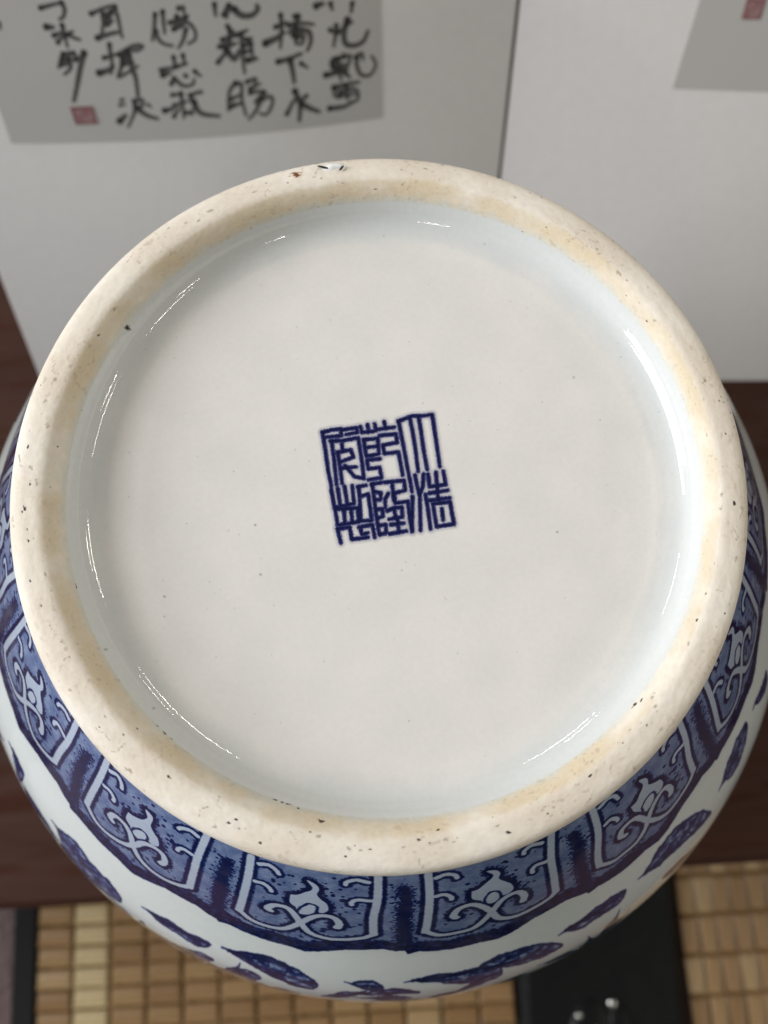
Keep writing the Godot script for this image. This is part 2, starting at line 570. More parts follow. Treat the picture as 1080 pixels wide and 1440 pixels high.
func build_vase() -> void:
	var cobalt := [Color(0.85, 0.875, 0.865), Color(0.64, 0.695, 0.78), Color(0.365, 0.435, 0.59), Color(0.105, 0.18, 0.405), Color(0.015, 0.055, 0.215)]
	var t := thing("porcelain_vase", Vector3(FOOT.x, 0, FOOT.z))
	tag(t, "blue and white porcelain vase standing upside down, unglazed foot ring and square blue mark uppermost", "vase")
	var height := FOOT.y
	var outline := spline(PackedVector2Array([Vector2(.985, .06), Vector2(1.0, .10), Vector2(1.135, .325), Vector2(1.295, .62), Vector2(1.52, 1.02), Vector2(1.66, 1.45), Vector2(1.76, 1.95), Vector2(1.77, 2.4), Vector2(1.67, 2.9), Vector2(1.48, 3.3), Vector2(1.15, 3.62), Vector2(.86, 3.85), Vector2(.74, 4.05), Vector2(.74, 4.25), Vector2(.82, 4.44)]), 16)
	var s := 0.0
	var band := PackedVector2Array()
	var band_v := PackedFloat32Array()
	var body := PackedVector2Array()
	var body_v := PackedFloat32Array()
	for i in outline.size():
		if i > 0:
			s += outline[i].distance_to(outline[i - 1])
		var p := Vector2(outline[i].x * R, height - outline[i].y * R)
		if s <= 0.7236:
			band.append(p)
			band_v.append((s - 0.0435) * 517.6 / 352.0)
		else:
			if body.is_empty():
				body.append(band[-1])
				body_v.append((band_v[-1] * 352.0 / 517.6 + 0.0435 - 0.7236) / 4.23)
			body.append(p)
			body_v.append((s - 0.7236) / 4.23)
	# lotus panels round the foot: seven painted panels, gone round twice
	var p := Ink.new(2048, 352, 0.5, na)
	p.wrap = true
	for i in p.v.size():
		var x := i % 2048
		var y := i / 2048
		p.v[i] = 0.46 + 0.10 * na.get_noise_2d(x * 1.2, y * 1.2) + 0.04 * na.get_noise_2d(x * 6.0, y * 6.0)
	for j in 7:
		paint_panel(p, j, j + 1)
	finish_panels(p)
	var bm := glaze(p.picture(cobalt, 0.03))
	bm.normal_texture = noise_tex(0.012, 512, true, 2.0, 14)
	part("lotus_band", lathe(band, band_v, 224, 2.0, 0.0, 0.0, Vector2.ZERO, 3.9 / 180.0), bm, t)
	# scrolling leaves on the body
	var q := Ink.new(2048, 768, 0.0, na)
	q.wrap = true
	paint_leaves(q)
	scroll(q)
	var om := glaze(q.picture(cobalt, 0.02))
	om.normal_texture = bm.normal_texture
	part("body", lathe(body, body_v, 192, 2.0, 0.0, 0.0, Vector2.ZERO, 0.5), om, t)
	var lip := PackedVector2Array()
	for k in 13:
		var a := PI * k / 12.0
		lip.append(Vector2((0.79 + 0.035 * cos(a)) * R, 0.004 - 0.0035 * sin(a)))
	part("mouth_rim", lathe(lip, PackedFloat32Array(range(13)), 96, 1.0), plain(Color(0.86, 0.89, 0.885), 0.1), t)

	# unglazed foot ring
	var rp := PackedVector2Array([Vector2(.985, -.125), Vector2(1.002, -.105), Vector2(1.004, -.07), Vector2(.999, -.037), Vector2(.987, -.014), Vector2(.965, -.003), Vector2(.93, 0), Vector2(.912, -.002), Vector2(.900, -.008), Vector2(.888, -.018), Vector2(.877, -.031), Vector2(.867, -.047)])
	var rs := spline(rp, 6)
	var rv := PackedFloat32Array([0.0])
	for i in range(1, rs.size()):
		rv.append(rv[-1] + rs[i].distance_to(rs[i - 1]))
	var whole := rv[-1]
	for i in rs.size():
		rv[i] /= whole
		rs[i] = Vector2(rs[i].x * R, height + rs[i].y * R)
	var clay := plain(Color(1, 1, 1), 0.62, 0.35)
	clay.albedo_texture = biscuit()
	clay.heightmap_enabled = true
	clay.heightmap_texture = noise_tex(0.07, 2048, false, 1.0, 33, 16)
	clay.heightmap_scale = 0.006
	part("foot_ring", lathe(rs, rv, 224, 1.0, 0.0, 0.004, Vector2(0.0013, 0)), clay, t)

	# glazed hollow of the base
	var gp := spline(PackedVector2Array([Vector2(.870, -.043), Vector2(.858, -.062), Vector2(.846, -.082), Vector2(.828, -.1), Vector2(.802, -.112), Vector2(.765, -.1195), Vector2(.70, -.1225), Vector2(.5, -.1222), Vector2(.25, -.1214), Vector2(0, -.121)]), 6)
	for i in gp.size():
		gp[i] = Vector2(maxf(gp[i].x, 0.0) * R, height + gp[i].y * R)
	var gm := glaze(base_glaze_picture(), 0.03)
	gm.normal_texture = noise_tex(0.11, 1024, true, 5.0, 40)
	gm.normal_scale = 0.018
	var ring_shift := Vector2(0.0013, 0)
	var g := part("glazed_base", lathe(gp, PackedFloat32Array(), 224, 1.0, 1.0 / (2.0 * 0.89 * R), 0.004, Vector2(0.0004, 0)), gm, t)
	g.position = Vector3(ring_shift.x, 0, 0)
	g.set_meta("label", "sunken white glazed base inside the foot ring")

	# the square seal mark, six characters in underglaze blue
	var mk := Ink.new(640, 640, 0.0, na)
	mk.org = Vector2(-0.08, -0.08)
	mk.sc = Vector2(640.0 / 1.16, 640.0 / 1.16)
	paint_mark(mk)
	var square := PackedVector2Array()
	for c in [Vector2(0.02, 0.02), Vector2(0.98, 0.0), Vector2(0.99, 0.97), Vector2(0.03, 0.98)]:
		square.append((c - mk.org) * mk.sc)
	for k in mk.queue:
		mk.stroke(k[0], k[1] * 2.0, k[1] * 2.0, 0.12, 10.0, 2.0, 0.9)
	for k in mk.queue:
		mk.stroke(k[0], k[1] * 0.9, k[1] * 0.78, 1.0, 5.0, 6.0)
	var bytes := PackedByteArray()
	bytes.resize(640 * 640 * 4)
	for i in 640 * 640:
		var x := clampf(mk.v[i], 0.0, 1.0)
		var deep := clampf((x - 0.12) / 0.75 - 0.06 + 0.22 * na.get_noise_2d((i % 640) * 1.2, (i / 640) * 1.2) + 0.1 * na.get_noise_2d((i % 640) * 5.0, (i / 640) * 5.0), 0.0, 1.0)
		var c := Color(0.37, 0.38, 0.58).lerp(Color(0.03, 0.045, 0.235), deep)
		bytes[i * 4] = int(c.r * 255.0)
		bytes[i * 4 + 1] = int(c.g * 255.0)
		bytes[i * 4 + 2] = int(c.b * 255.0)
		bytes[i * 4 + 3] = int(clampf(x * 2.6, 0.0, 1.0) * 255.0)
	var mm := glaze(ImageTexture.create_from_image(Image.create_from_data(640, 640, false, Image.FORMAT_RGBA8, bytes)), 0.05)
	mm.normal_enabled = false
	mm.transparency = BaseMaterial3D.TRANSPARENCY_ALPHA
	mm.texture_repeat = false
	var mid := Vector3(0.00174 - 0.0013, height - 0.1208 * R, -0.00222)
	var ex := Vector3(0.019072, 0, -0.002945) * 1.16
	var ez := Vector3(0.003369, 0, 0.0195) * 1.16
	var quad := finish(PackedVector3Array([mid - ex / 2 - ez / 2, mid + ex / 2 - ez / 2, mid + ex / 2 + ez / 2, mid - ex / 2 + ez / 2]), PackedVector3Array([Vector3.UP, Vector3.UP, Vector3.UP, Vector3.UP]), PackedVector2Array([Vector2(0, 0), Vector2(1, 0), Vector2(1, 1), Vector2(0, 1)]), PackedInt32Array([0, 1, 2, 0, 2, 3]))
	var mark := part("seal_mark", quad, mm, g)
	mark.set_meta("label", "square dark blue seal script mark of six characters")

	# a splash of white glaze with dark cracks on the far side of the ring
	var chip := part("glaze_chip", chip_shape(), plain(Color(0.93, 0.93, 0.92), 0.15), t)
	chip.position = Vector3(0, height, 0)
	for k in [[-0.0024, -0.0007, 0.0016, 4.0], [-0.0016, 0.0007, 0.0017, -14.0], [0.0017, 0.0010, 0.0010, 55.0]]:
		var crack := part("dark_crack", ball(Vector3(0.0005, 0.0003, 0.0005)), plain(Color(0.08, 0.07, 0.07), 0.6), chip)
		var at := chip_at() + Vector3(k[0], 0.0, k[1])
		var rr := Vector2(at.x, at.z).length() / R
		crack.position = Vector3(at.x, 0.00035 - 0.0026 * pow(clampf((rr - 0.945) / 0.055, 0.0, 1.0), 2.0), at.z)
		crack.scale = Vector3(k[2] / 0.0008, 0.6, 0.42)
		crack.rotation_degrees.y = k[3]


func chip_at() -> Vector3:
	var a := TAU * (0.0217 - 0.5)
	return Vector3(sin(a), 0, cos(a)) * R * 0.968


func chip_shape() -> ArrayMesh:
	var st := SurfaceTool.new()
	st.begin(Mesh.PRIMITIVE_TRIANGLES)
	st.set_smooth_group(0)
	var c := chip_at()
	var pt := func(k: int, ring: float) -> Vector3:
		var a := TAU * k / 14.0
		var r := ring * (1.0 + 0.25 * sin(3.0 * a + 1.0) + 0.12 * sin(5.0 * a))
		var o := c + Vector3(0.0024 * r * cos(a), 0, 0.0014 * r * sin(a))
		var rr := Vector2(o.x, o.z).length() / R
		o.y = -0.0026 * pow(clampf((rr - 0.945) / 0.055, 0.0, 1.0), 2.0) + 0.0006 * (1.0 - ring * ring) - 0.0001 * ring
		return o
	for ring in 3:
		for k in 14:
			var a: Vector3 = pt.call(k, ring / 3.0)
			var b: Vector3 = pt.call(k + 1, ring / 3.0)
			var d: Vector3 = pt.call(k + 1, (ring + 1) / 3.0)
			var f: Vector3 = pt.call(k, (ring + 1) / 3.0)
			for v in [a, b, d, a, d, f]:
				st.add_vertex(v)
	st.generate_normals()
	return st.commit()


func finish_panels(p: Ink) -> void:
	var q: Array = p.queue
	var light := 0.19
	# dots, thickest round the flame, the curls and along the dividers
	for j in 7:
		for k in 230:
			var u := rng.randf()
			var y := rng.randf_range(20, 310)
			var near := exp(-pow((u - 0.62) / 0.10, 2.0)) + exp(-pow((u - 0.36) / 0.09, 2.0)) * (1.0 if y > 130 else 0.3) + 0.25
			if u > 0.16 and u < 0.82 and rng.randf() < near * 0.8:
				p.dot((j + u) * 292.57, y, rng.randf_range(1.6, 4.0), 0.95)
		for k in 46:
			p.dot((j + rng.randf_range(0.03, 0.085) * (1 if k % 2 else -1)) * 292.57, rng.randf_range(10, 330), rng.randf_range(1.5, 3.4), 0.92)
		for k in 14:                                  # blots of darker wash
			var at := Vector2((j + 0.62 + rng.randfn() * 0.07) * 292.57, rng.randf_range(90, 290))
			p.dot(at.x, at.y, rng.randf_range(3, 6.5), 0.9)
		for k in 8:
			p.dot((j + 0.43 + rng.randfn() * 0.04) * 292.57, rng.randf_range(95, 160), rng.randf_range(3, 6), 0.85)
	for c in q:
		var l: PackedVector2Array = c[1]
		match c[0]:
			"sep": p.stroke(l, 25, 29, 0.93, 3.0, 12.0)
			"bar": p.stroke(l, 29, 29, 0.97, 1.8, 3.0)
			"curl": p.stroke(l, 31, 27, 0.97, 1.8, 5.0)
			"pearl": p.stroke(l, 12, 12, 0.97, 1.6, 2.0)
			"cloud":
				p.fill_poly(l, 0.97)
				p.stroke(l, 22, 22, 0.97, 1.8, 7.0)
			"prong": p.stroke(l, 23, 22, 0.95, 1.6, 3.0)
	for c in q:
		var l: PackedVector2Array = c[1]
		match c[0]:
			"bar": p.stroke(l, 14.5, 14, light, 1.5, 1.0)
			"curl": p.stroke(l, 12.5, 11.0, light, 1.4, 1.0)
			"cloud": p.fill_poly(l, light + 0.03)
			"prong": p.stroke(l, 11, 9, light, 1.4, 1.0)
	for c in q:
		if c[0] == "pearl":
			p.fill_poly(c[1], light)
			p.stroke(c[1], 4.5, 4.5, 0.95, 1.5, 1.0)
	for c in q:
		if c[0] == "curl":
			p.stroke(c[1], 12.5, 11.0, light, 1.4, 1.0)
	# dark border along the foot of the panels, then bare white below
	var edge := PackedVector2Array()
	for c in q:
		if c[0] == "edge":
			edge.append_array(c[1])
	for i in 2048:
		var x := float(i)
		var k := 0
		while k < edge.size() - 1 and edge[k + 1].x < x:
			k += 1
		var a := edge[k] if k < edge.size() and edge[k].x <= x else Vector2(edge[-1].x - 2048, edge[-1].y)
		var b := edge[k + 1] if k + 1 < edge.size() and edge[k].x <= x else edge[0] if x < edge[0].x else Vector2(edge[0].x + 2048, edge[0].y)
		var y := lerpf(a.y, b.y, clampf((x - a.x) / maxf(b.x - a.x, 1e-3), 0.0, 1.0)) + 1.5 * na.get_noise_1d(x * 5.0)
		var thick := 50.0 + 9.0 * na.get_noise_1d(x * 0.9)
		for j in range(maxi(int(y - 60), 0), 352):
			var over := y - j
			if over < -2.0:
				p.v[j * 2048 + i] = 0.0
			elif over < 2.0:
				p.v[j * 2048 + i] = lerpf(0.0, 0.95, (over + 2.0) / 4.0)
			elif p.v[j * 2048 + i] > 0.3:
				var wash := 0.95 + 0.3 * na.get_noise_2d(x * 3.0, j * 3.0) if over > 7.0 else 0.97
				p.v[j * 2048 + i] = lerpf(p.v[j * 2048 + i], wash, clampf((thick + 8.0 * na.get_noise_2d(x * 4.0, j * 4.0) - over) / 6.0, 0.0, 1.0))


# lotus scroll over the rest of the body
func scroll(p: Ink) -> void:
	for k in 44:
		var at := Vector2(k * 46.5 + rng.randf_range(-14, 14), rng.randf_range(72, 128))
		var lean := rng.randf_range(-0.5, 0.5)
		var d := Vector2(1.0 if k % 3 else -1.0, lean).normalized()
		var o := d.orthogonal()
		var long := rng.randf_range(24, 40)
		p.one_leaf(PackedVector2Array([at - d * long, at - d * long * 0.3 + o * 7, at + d * long * 0.25 + o * 11, at + d * long * 0.8 + o * 5, at + d * long, at + d * long * 0.5 - o * 6, at - d * long * 0.2 - o * 8]))
		if k % 4 == 0:
			p.stroke(p.smooth(PackedVector2Array([at, at + Vector2(30, 18), at + Vector2(62, 8), at + Vector2(95, 26)])), 4, 3, 0.9, 1.2, 1.0)
	for k in 7:
		var x := (k + 0.5) * 292.57
		var y := 215.0 + 30.0 * (1 if k % 2 else -1)
		var vine := PackedVector2Array()
		for i in 13:
			vine.append(Vector2(x - 150 + i * 25, y + 45 * sin(i * 0.52 + k * PI)))
		p.stroke(p.smooth(vine), 5, 5, 0.9, 1.2, 1.0)
		for i in 9:
			var a := TAU * i / 9.0
			var c := Vector2(x, y) + Vector2(cos(a) * 30, sin(a) * 26)
			var d := Vector2(cos(a), sin(a))
			p.one_leaf(PackedVector2Array([c + d * 26, c + d.orthogonal() * 13, c - d * 12, c - d.orthogonal() * 13]))
		p.dot(x, y, 12, 0.8)
		for i in 8:
			var c := Vector2(x + rng.randf_range(-140, 140), y + rng.randf_range(65, 105) * (1 if i % 2 else -0.9))
			var d := Vector2.from_angle(rng.randf() * TAU)
			if c.y > 90:
				p.one_leaf(PackedVector2Array([c + d * 34, c + d * 8 + d.orthogonal() * 12, c - d * 22, c + d * 4 - d.orthogonal() * 12]))
	for k in 28:
		var x := k * 73.14
		p.stroke(PackedVector2Array([Vector2(x, 470), Vector2(x + 36, 400), Vector2(x + 73, 470)]), 7, 7, 0.9, 1.4, 2.0)
		p.stroke(PackedVector2Array([Vector2(x + 18, 470), Vector2(x + 36, 432), Vector2(x + 55, 470)]), 9, 9, 0.6, 1.4, 2.0)
		p.stroke(PackedVector2Array([Vector2(x + 8, 610), Vector2(x + 36, 690), Vector2(x + 64, 610)]), 14, 6, 0.75, 1.4, 3.0)
	for y in [372, 486, 592, 712]:
		p.stroke(PackedVector2Array([Vector2(-4, y), Vector2(2052, y)]), 5, 5, 0.9, 1.2, 1.0)


# colour of the bare clay: cream, an ochre line where the glaze begins, iron specks and kiln dirt
class Clay:
	var px := PackedColorArray()
	var na: FastNoiseLite
	const W := 2048
	const H := 128
	func speck(u: float, v: float, size: float, kind: int) -> void:
		var c := [Color(0.50, 0.45, 0.39), Color(0.13, 0.12, 0.12), Color(0.40, 0.22, 0.11)][kind] as Color
		var cx := u * W
		var cy := v * H
		for j in range(int(cy - size - 2), int(cy + size) + 3):
			for i in range(int(cx - size * 1.6 - 2), int(cx + size * 1.6) + 3):
				if j < 0 or j >= H: continue
				var d := Vector2((i - cx) / 1.3, j - cy).length() / size + 0.8 * na.get_noise_2d(i * 10.0, j * 10.0)
				var at := j * W + posmod(i, W)
				px[at] = px[at].lerp(c, clampf((0.62 - d) * (2.6 if kind else 1.2), 0.0, 0.92 if kind else 0.5))


func biscuit() -> ImageTexture:
	var p := Clay.new()
	p.na = na
	p.px.resize(Clay.W * Clay.H)
	for j in Clay.H:
		var v := float(j) / Clay.H
		for i in Clay.W:
			var a := TAU * i / Clay.W
			var x := cos(a) * 326.0
			var y := sin(a) * 326.0
			var m := nb.get_noise_3d(x * 0.8, y * 0.8, j * 0.8)
			var f := na.get_noise_3d(x * 5.0, y * 5.0, j * 5.0)
			var c := Color(0.895, 0.866, 0.815).lerp(Color(0.855, 0.81, 0.742), clampf(0.45 + m * 1.3, 0.0, 1.0))
			# ochre zone beside the glaze, of uneven width
			var zone := 0.745 + 0.045 * na.get_noise_2d(x * 0.35 + 400.0, y * 0.35) + 0.02 * na.get_noise_2d(x * 2.0, y * 2.0)
			c = c.lerp(Color(0.835, 0.775, 0.665), clampf((v - zone) * 22.0, 0.0, 1.0) * clampf(0.62 + 1.2 * m, 0.2, 1.0))
			c = c.lerp(Color(0.80, 0.805, 0.775), clampf((v - 0.90 + 0.05 * na.get_noise_2d(x * 1.5, y * 1.5)) * 9.0, 0.0, 0.85))
			# grey rubbed dirt
			c = c.lerp(Color(0.66, 0.61, 0.54), clampf((f - 0.22) * 1.6, 0.0, 0.5) * clampf(0.4 + 2.0 * m, 0.0, 1.0))
			p.px[j * Clay.W + i] = c * (1.0 + 0.035 * f)
	for k in 150:
		p.speck(rng.randf(), rng.randf_range(0.22, 0.86), rng.randf_range(0.6, 1.5), 1 if rng.randf() < 0.3 else 0)
	for k in 45:
		p.speck(rng.randf(), rng.randf_range(0.3, 0.86), rng.randf_range(2.0, 4.5), 0)
	# short scratches and rubbed hairs of dirt
	for k in 55:
		var u := rng.randf()
		var v := rng.randf_range(0.3, 0.8)
		var d := Vector2.from_angle(rng.randf() * TAU)
		for i in rng.randi_range(4, 12):
			d = d.rotated(rng.randf_range(-0.5, 0.5))
			u += d.x * 1.6 / Clay.W
			v += d.y * 1.6 / Clay.H
			p.speck(u, v, rng.randf_range(0.8, 1.4), 0)
	paint_specks(p)
	var bytes := PackedByteArray()
	bytes.resize(Clay.W * Clay.H * 3)
	for i in p.px.size():
		bytes[i * 3] = int(clampf(p.px[i].r, 0, 1) * 255.0)
		bytes[i * 3 + 1] = int(clampf(p.px[i].g, 0, 1) * 255.0)
		bytes[i * 3 + 2] = int(clampf(p.px[i].b, 0, 1) * 255.0)
	return ImageTexture.create_from_image(Image.create_from_data(Clay.W, Clay.H, false, Image.FORMAT_RGB8, bytes))


# white glaze, bluer where it lies thick on the wall of the hollow, with faint specks
func base_glaze_picture() -> ImageTexture:
	var n := 1024
	var px := PackedColorArray()
	px.resize(n * n)
	for j in n:
		for i in n:
			var x := (i - 512.0) / 512.0 * 0.89
			var y := (j - 512.0) / 512.0 * 0.89
			var r := sqrt(x * x + y * y)
			var m := nb.get_noise_2d(i * 0.5, j * 0.5)
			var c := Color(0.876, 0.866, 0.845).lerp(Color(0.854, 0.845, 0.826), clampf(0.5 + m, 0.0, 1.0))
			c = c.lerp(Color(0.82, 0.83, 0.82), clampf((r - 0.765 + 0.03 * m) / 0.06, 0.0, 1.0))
			px[j * n + i] = c * (1.0 + 0.012 * na.get_noise_2d(i * 4.0, j * 4.0))
	for k in 170:
		var a := rng.randf() * TAU
		var r := sqrt(rng.randf()) * 0.84
		fleck(px, n, Vector2(cos(a), sin(a)) * r, rng.randf_range(0.7, 2.2), Color(0.55, 0.57, 0.57), rng.randf_range(0.15, 0.6))
	fleck(px, n, Vector2(0.2385, -0.865), 8.0, Color(0.45, 0.47, 0.52), 0.75)
	fleck(px, n, Vector2(-0.735, -0.462), 5.0, Color(0.07, 0.12, 0.10), 1.0)
	for k in [[-0.73, 0.45], [-0.70, 0.62], [-0.60, 0.60], [0.55, -0.34], [-0.34, 0.24], [-0.36, 0.10], [0.48, 0.12], [-0.60, 0.30]]:
		fleck(px, n, Vector2(k[0], k[1]), 3.0, Color(0.5, 0.5, 0.5), 0.6)
	var bytes := PackedByteArray()
	bytes.resize(n * n * 3)
	for i in px.size():
		bytes[i * 3] = int(clampf(px[i].r, 0, 1) * 255.0)
		bytes[i * 3 + 1] = int(clampf(px[i].g, 0, 1) * 255.0)
		bytes[i * 3 + 2] = int(clampf(px[i].b, 0, 1) * 255.0)
	return ImageTexture.create_from_image(Image.create_from_data(n, n, false, Image.FORMAT_RGB8, bytes))


func fleck(px: PackedColorArray, n: int, at: Vector2, r: float, c: Color, strength: float) -> void:
	var cx := (at.x / 0.89 + 1.0) * 512.0
	var cy := (at.y / 0.89 + 1.0) * 512.0
	for j in range(int(cy - r * 2), int(cy + r * 2) + 2):
		for i in range(int(cx - r * 2), int(cx + r * 2) + 2):
			if i < 0 or j < 0 or i >= n or j >= n: continue
			var d := Vector2(i - cx, j - cy).length() / r + 0.4 * na.get_noise_2d(i * 9.0, j * 9.0)
			px[j * n + i] = px[j * n + i].lerp(c, clampf((1.0 - d) * 1.2, 0.0, 1.0) * strength)


# ------------------------------------------------------------------ bamboo mats and the bag between them
func tile_shape(l: float, w: float) -> ArrayMesh:           # long along x, rounded on top
	var st := SurfaceTool.new()
	st.begin(Mesh.PRIMITIVE_TRIANGLES)
	st.set_smooth_group(-1)
	var cut := [[-0.5, 0.0], [-0.5, 0.72], [-0.42, 0.94], [0.0, 1.0], [0.42, 0.94], [0.5, 0.72], [0.5, 0.0]]
	var pt := func(k: int, end: int) -> Vector3:
		var e := l * 0.5 - (0.0012 if cut[k][1] > 0.8 else 0.0)
		return Vector3(e if end else -e, cut[k][1] * 0.0036, cut[k][0] * w)
	for k in 6:
		st.set_smooth_group(0 if k > 0 and k < 5 else -1)
		for c in [[k, 0], [k, 1], [k + 1, 1], [k, 0], [k + 1, 1], [k + 1, 0]]:
			var q: Vector3 = pt.call(c[0], c[1])
			st.set_uv(Vector2(q.x * 6.0, q.z * 40.0))
			st.add_vertex(q)
	st.set_smooth_group(-1)
	for end in 2:
		for k in range(1, 6):
			for c in ([0, k + 1, k] if end == 0 else [0, k, k + 1]):
				var q: Vector3 = pt.call(c, end)
				st.set_uv(Vector2(q.z * 6.0, q.y * 40.0))
				st.add_vertex(q)
	st.generate_normals()
	return st.commit()


func build_mats() -> void:
	bamboo_grain = noise_tex(0.03, 256, false, 1.0, 50)
	var grain_ramp := Gradient.new()
	grain_ramp.set_color(0, Color(0.82, 0.80, 0.76))
	grain_ramp.set_color(1, Color(1, 1, 1))
	bamboo_grain.color_ramp = grain_ramp
	var tones := []
	for c in [Color(0.62, 0.495, 0.335), Color(0.65, 0.525, 0.36), Color(0.585, 0.455, 0.30), Color(0.70, 0.59, 0.43), Color(0.63, 0.50, 0.345), Color(0.81, 0.73, 0.56)]:
		var m := plain(c, 0.4)
		m.albedo_texture = bamboo_grain
		m.uv1_scale = Vector3(1, 1, 1)
		tones.append(m)
	var shapes := [tile_shape(0.0243, 0.0123), tile_shape(0.0239, 0.0126), tile_shape(0.0245, 0.0120)]
	var net := plain(Color(0.50, 0.39, 0.24), 0.9)
	var cloth := plain(Color(0.035, 0.037, 0.037), 0.85)
	cloth.normal_enabled = true
	cloth.normal_texture = noise_tex(0.2, 256, true, 4.0, 60)
	cloth.uv1_triplanar = true
	cloth.uv1_scale = Vector3(20, 20, 20)
	var thread := plain(Color(0.30, 0.22, 0.12), 0.9)

	# left mat: tiles long across the picture
	var a := thing("bamboo_mat", Vector3(-0.2505, -0.2895, 0.0935), deg_to_rad(3.6))
	tag(a, "tan bamboo tile mat with black cloth edge, at lower left beneath the table edge", "mat", "bamboo mats on the bench")
	fill_mat(a, 13, 13, 0.0259, 0.0138, false, shapes, tones, net, thread)
	var edge := part("cloth_border", soft_box(Vector3(0.0165, 0.006, 0.20), 0.0015), cloth, a)
	edge.position = Vector3(-0.0084, 0.0035, 0.082)
	# right mat: tiles long towards the viewer
	var b := thing("bamboo_mat", Vector3(0.2085, -0.2895, 0.0745), deg_to_rad(3.6))
	tag(b, "tan bamboo tile mat at lower right, beside the black bag, tiles running the other way", "mat", "bamboo mats on the bench")
	fill_mat(b, 11, 7, 0.0131, 0.0262, true, shapes, tones, net, thread)

	# black glossy bag in the gap
	var skin := plain(Color(0.065, 0.072, 0.07), 0.4, 0.3)
	skin.normal_enabled = true
	skin.normal_texture = noise_tex(0.012, 512, true, 2.0, 70)
	skin.uv1_triplanar = true
	skin.uv1_scale = Vector3(6, 6, 6)
	var g := thing("black_bag", Vector3(0.1517, -0.2895, 0.159), deg_to_rad(1.0))
	tag(g, "glossy black bag with small shiny metal studs lying between the two bamboo mats", "bag")
	var bag := part("bag_body", soft_box(Vector3(0.114, 0.014, 0.19), 0.006), skin, g)
	bag.position.y = 0.0075
	for k in [[-0.010, 0.062, 0.020, 0.045], [0.012, 0.066, 0.014, 0.045]]:
		var pleat := part("pleat", ball(Vector3(0.01, 0.01, 0.01)), skin, g)
		pleat.position = Vector3(k[0], 0.0130, k[1])
		pleat.scale = Vector3(k[2] / 0.01, 0.6, k[3] / 0.01)
		pleat.rotation_degrees.y = k[0] * 200.0
	var metal := plain(Color(0.8, 0.8, 0.78), 0.22)
	metal.metallic = 1.0
	for k in [[0.0055, 0.0215, 0.0034], [-0.0075, 0.036, 0.0022], [0.008, 0.038, 0.0020], [-0.018, 0.029, 0.0022]]:
		var stud := part("stud", ball(Vector3(k[2], k[2], k[2])), metal, g)
		stud.position = Vector3(k[0], 0.0165, k[1])
		stud.scale.y = 0.6


var bamboo_grain: NoiseTexture2D


func fill_mat(root: Node3D, nx: int, nz: int, px: float, pz: float, turned: bool, shapes: Array, tones: Array, net: Material, thread: Material) -> void:
	var size := Vector2(nx * px, nz * pz)
	var base := part("backing", soft_box(Vector3(size.x - 0.001, 0.002, size.y - 0.001), 0.0005), net, root)
	base.position = Vector3(size.x / 2, 0.0011, size.y / 2)
	for i in nx:
		for j in nz:
			var k := rng.randi_range(0, 4)
			if not turned and i == 1:
				k = 5
			var o := part("bamboo_tile", shapes[rng.randi_range(0, 2)], tones[k], root)
			o.position = Vector3((i + 0.5) * px + rng.randfn() * 0.0002, 0.0022, (j + 0.5) * pz + rng.randfn() * 0.0002)
			o.rotation.y = (PI / 2 if turned else 0.0) + rng.randfn() * 0.012
	# cords that string the tiles together
	var n := nz if turned else nx
	for i in n:
		for s in [-0.28, 0.28]:
			var at: float = (i + 0.5 + s) * (pz if turned else px)
			var c := part("cord", soft_box(Vector3(size.x, 0.0012, 0.0012) if turned else Vector3(0.0012, 0.0012, size.y), 0.0003), thread, root)
			c.position = Vector3(size.x / 2, 0.0032, at) if turned else Vector3(at, 0.0032, size.y / 2)


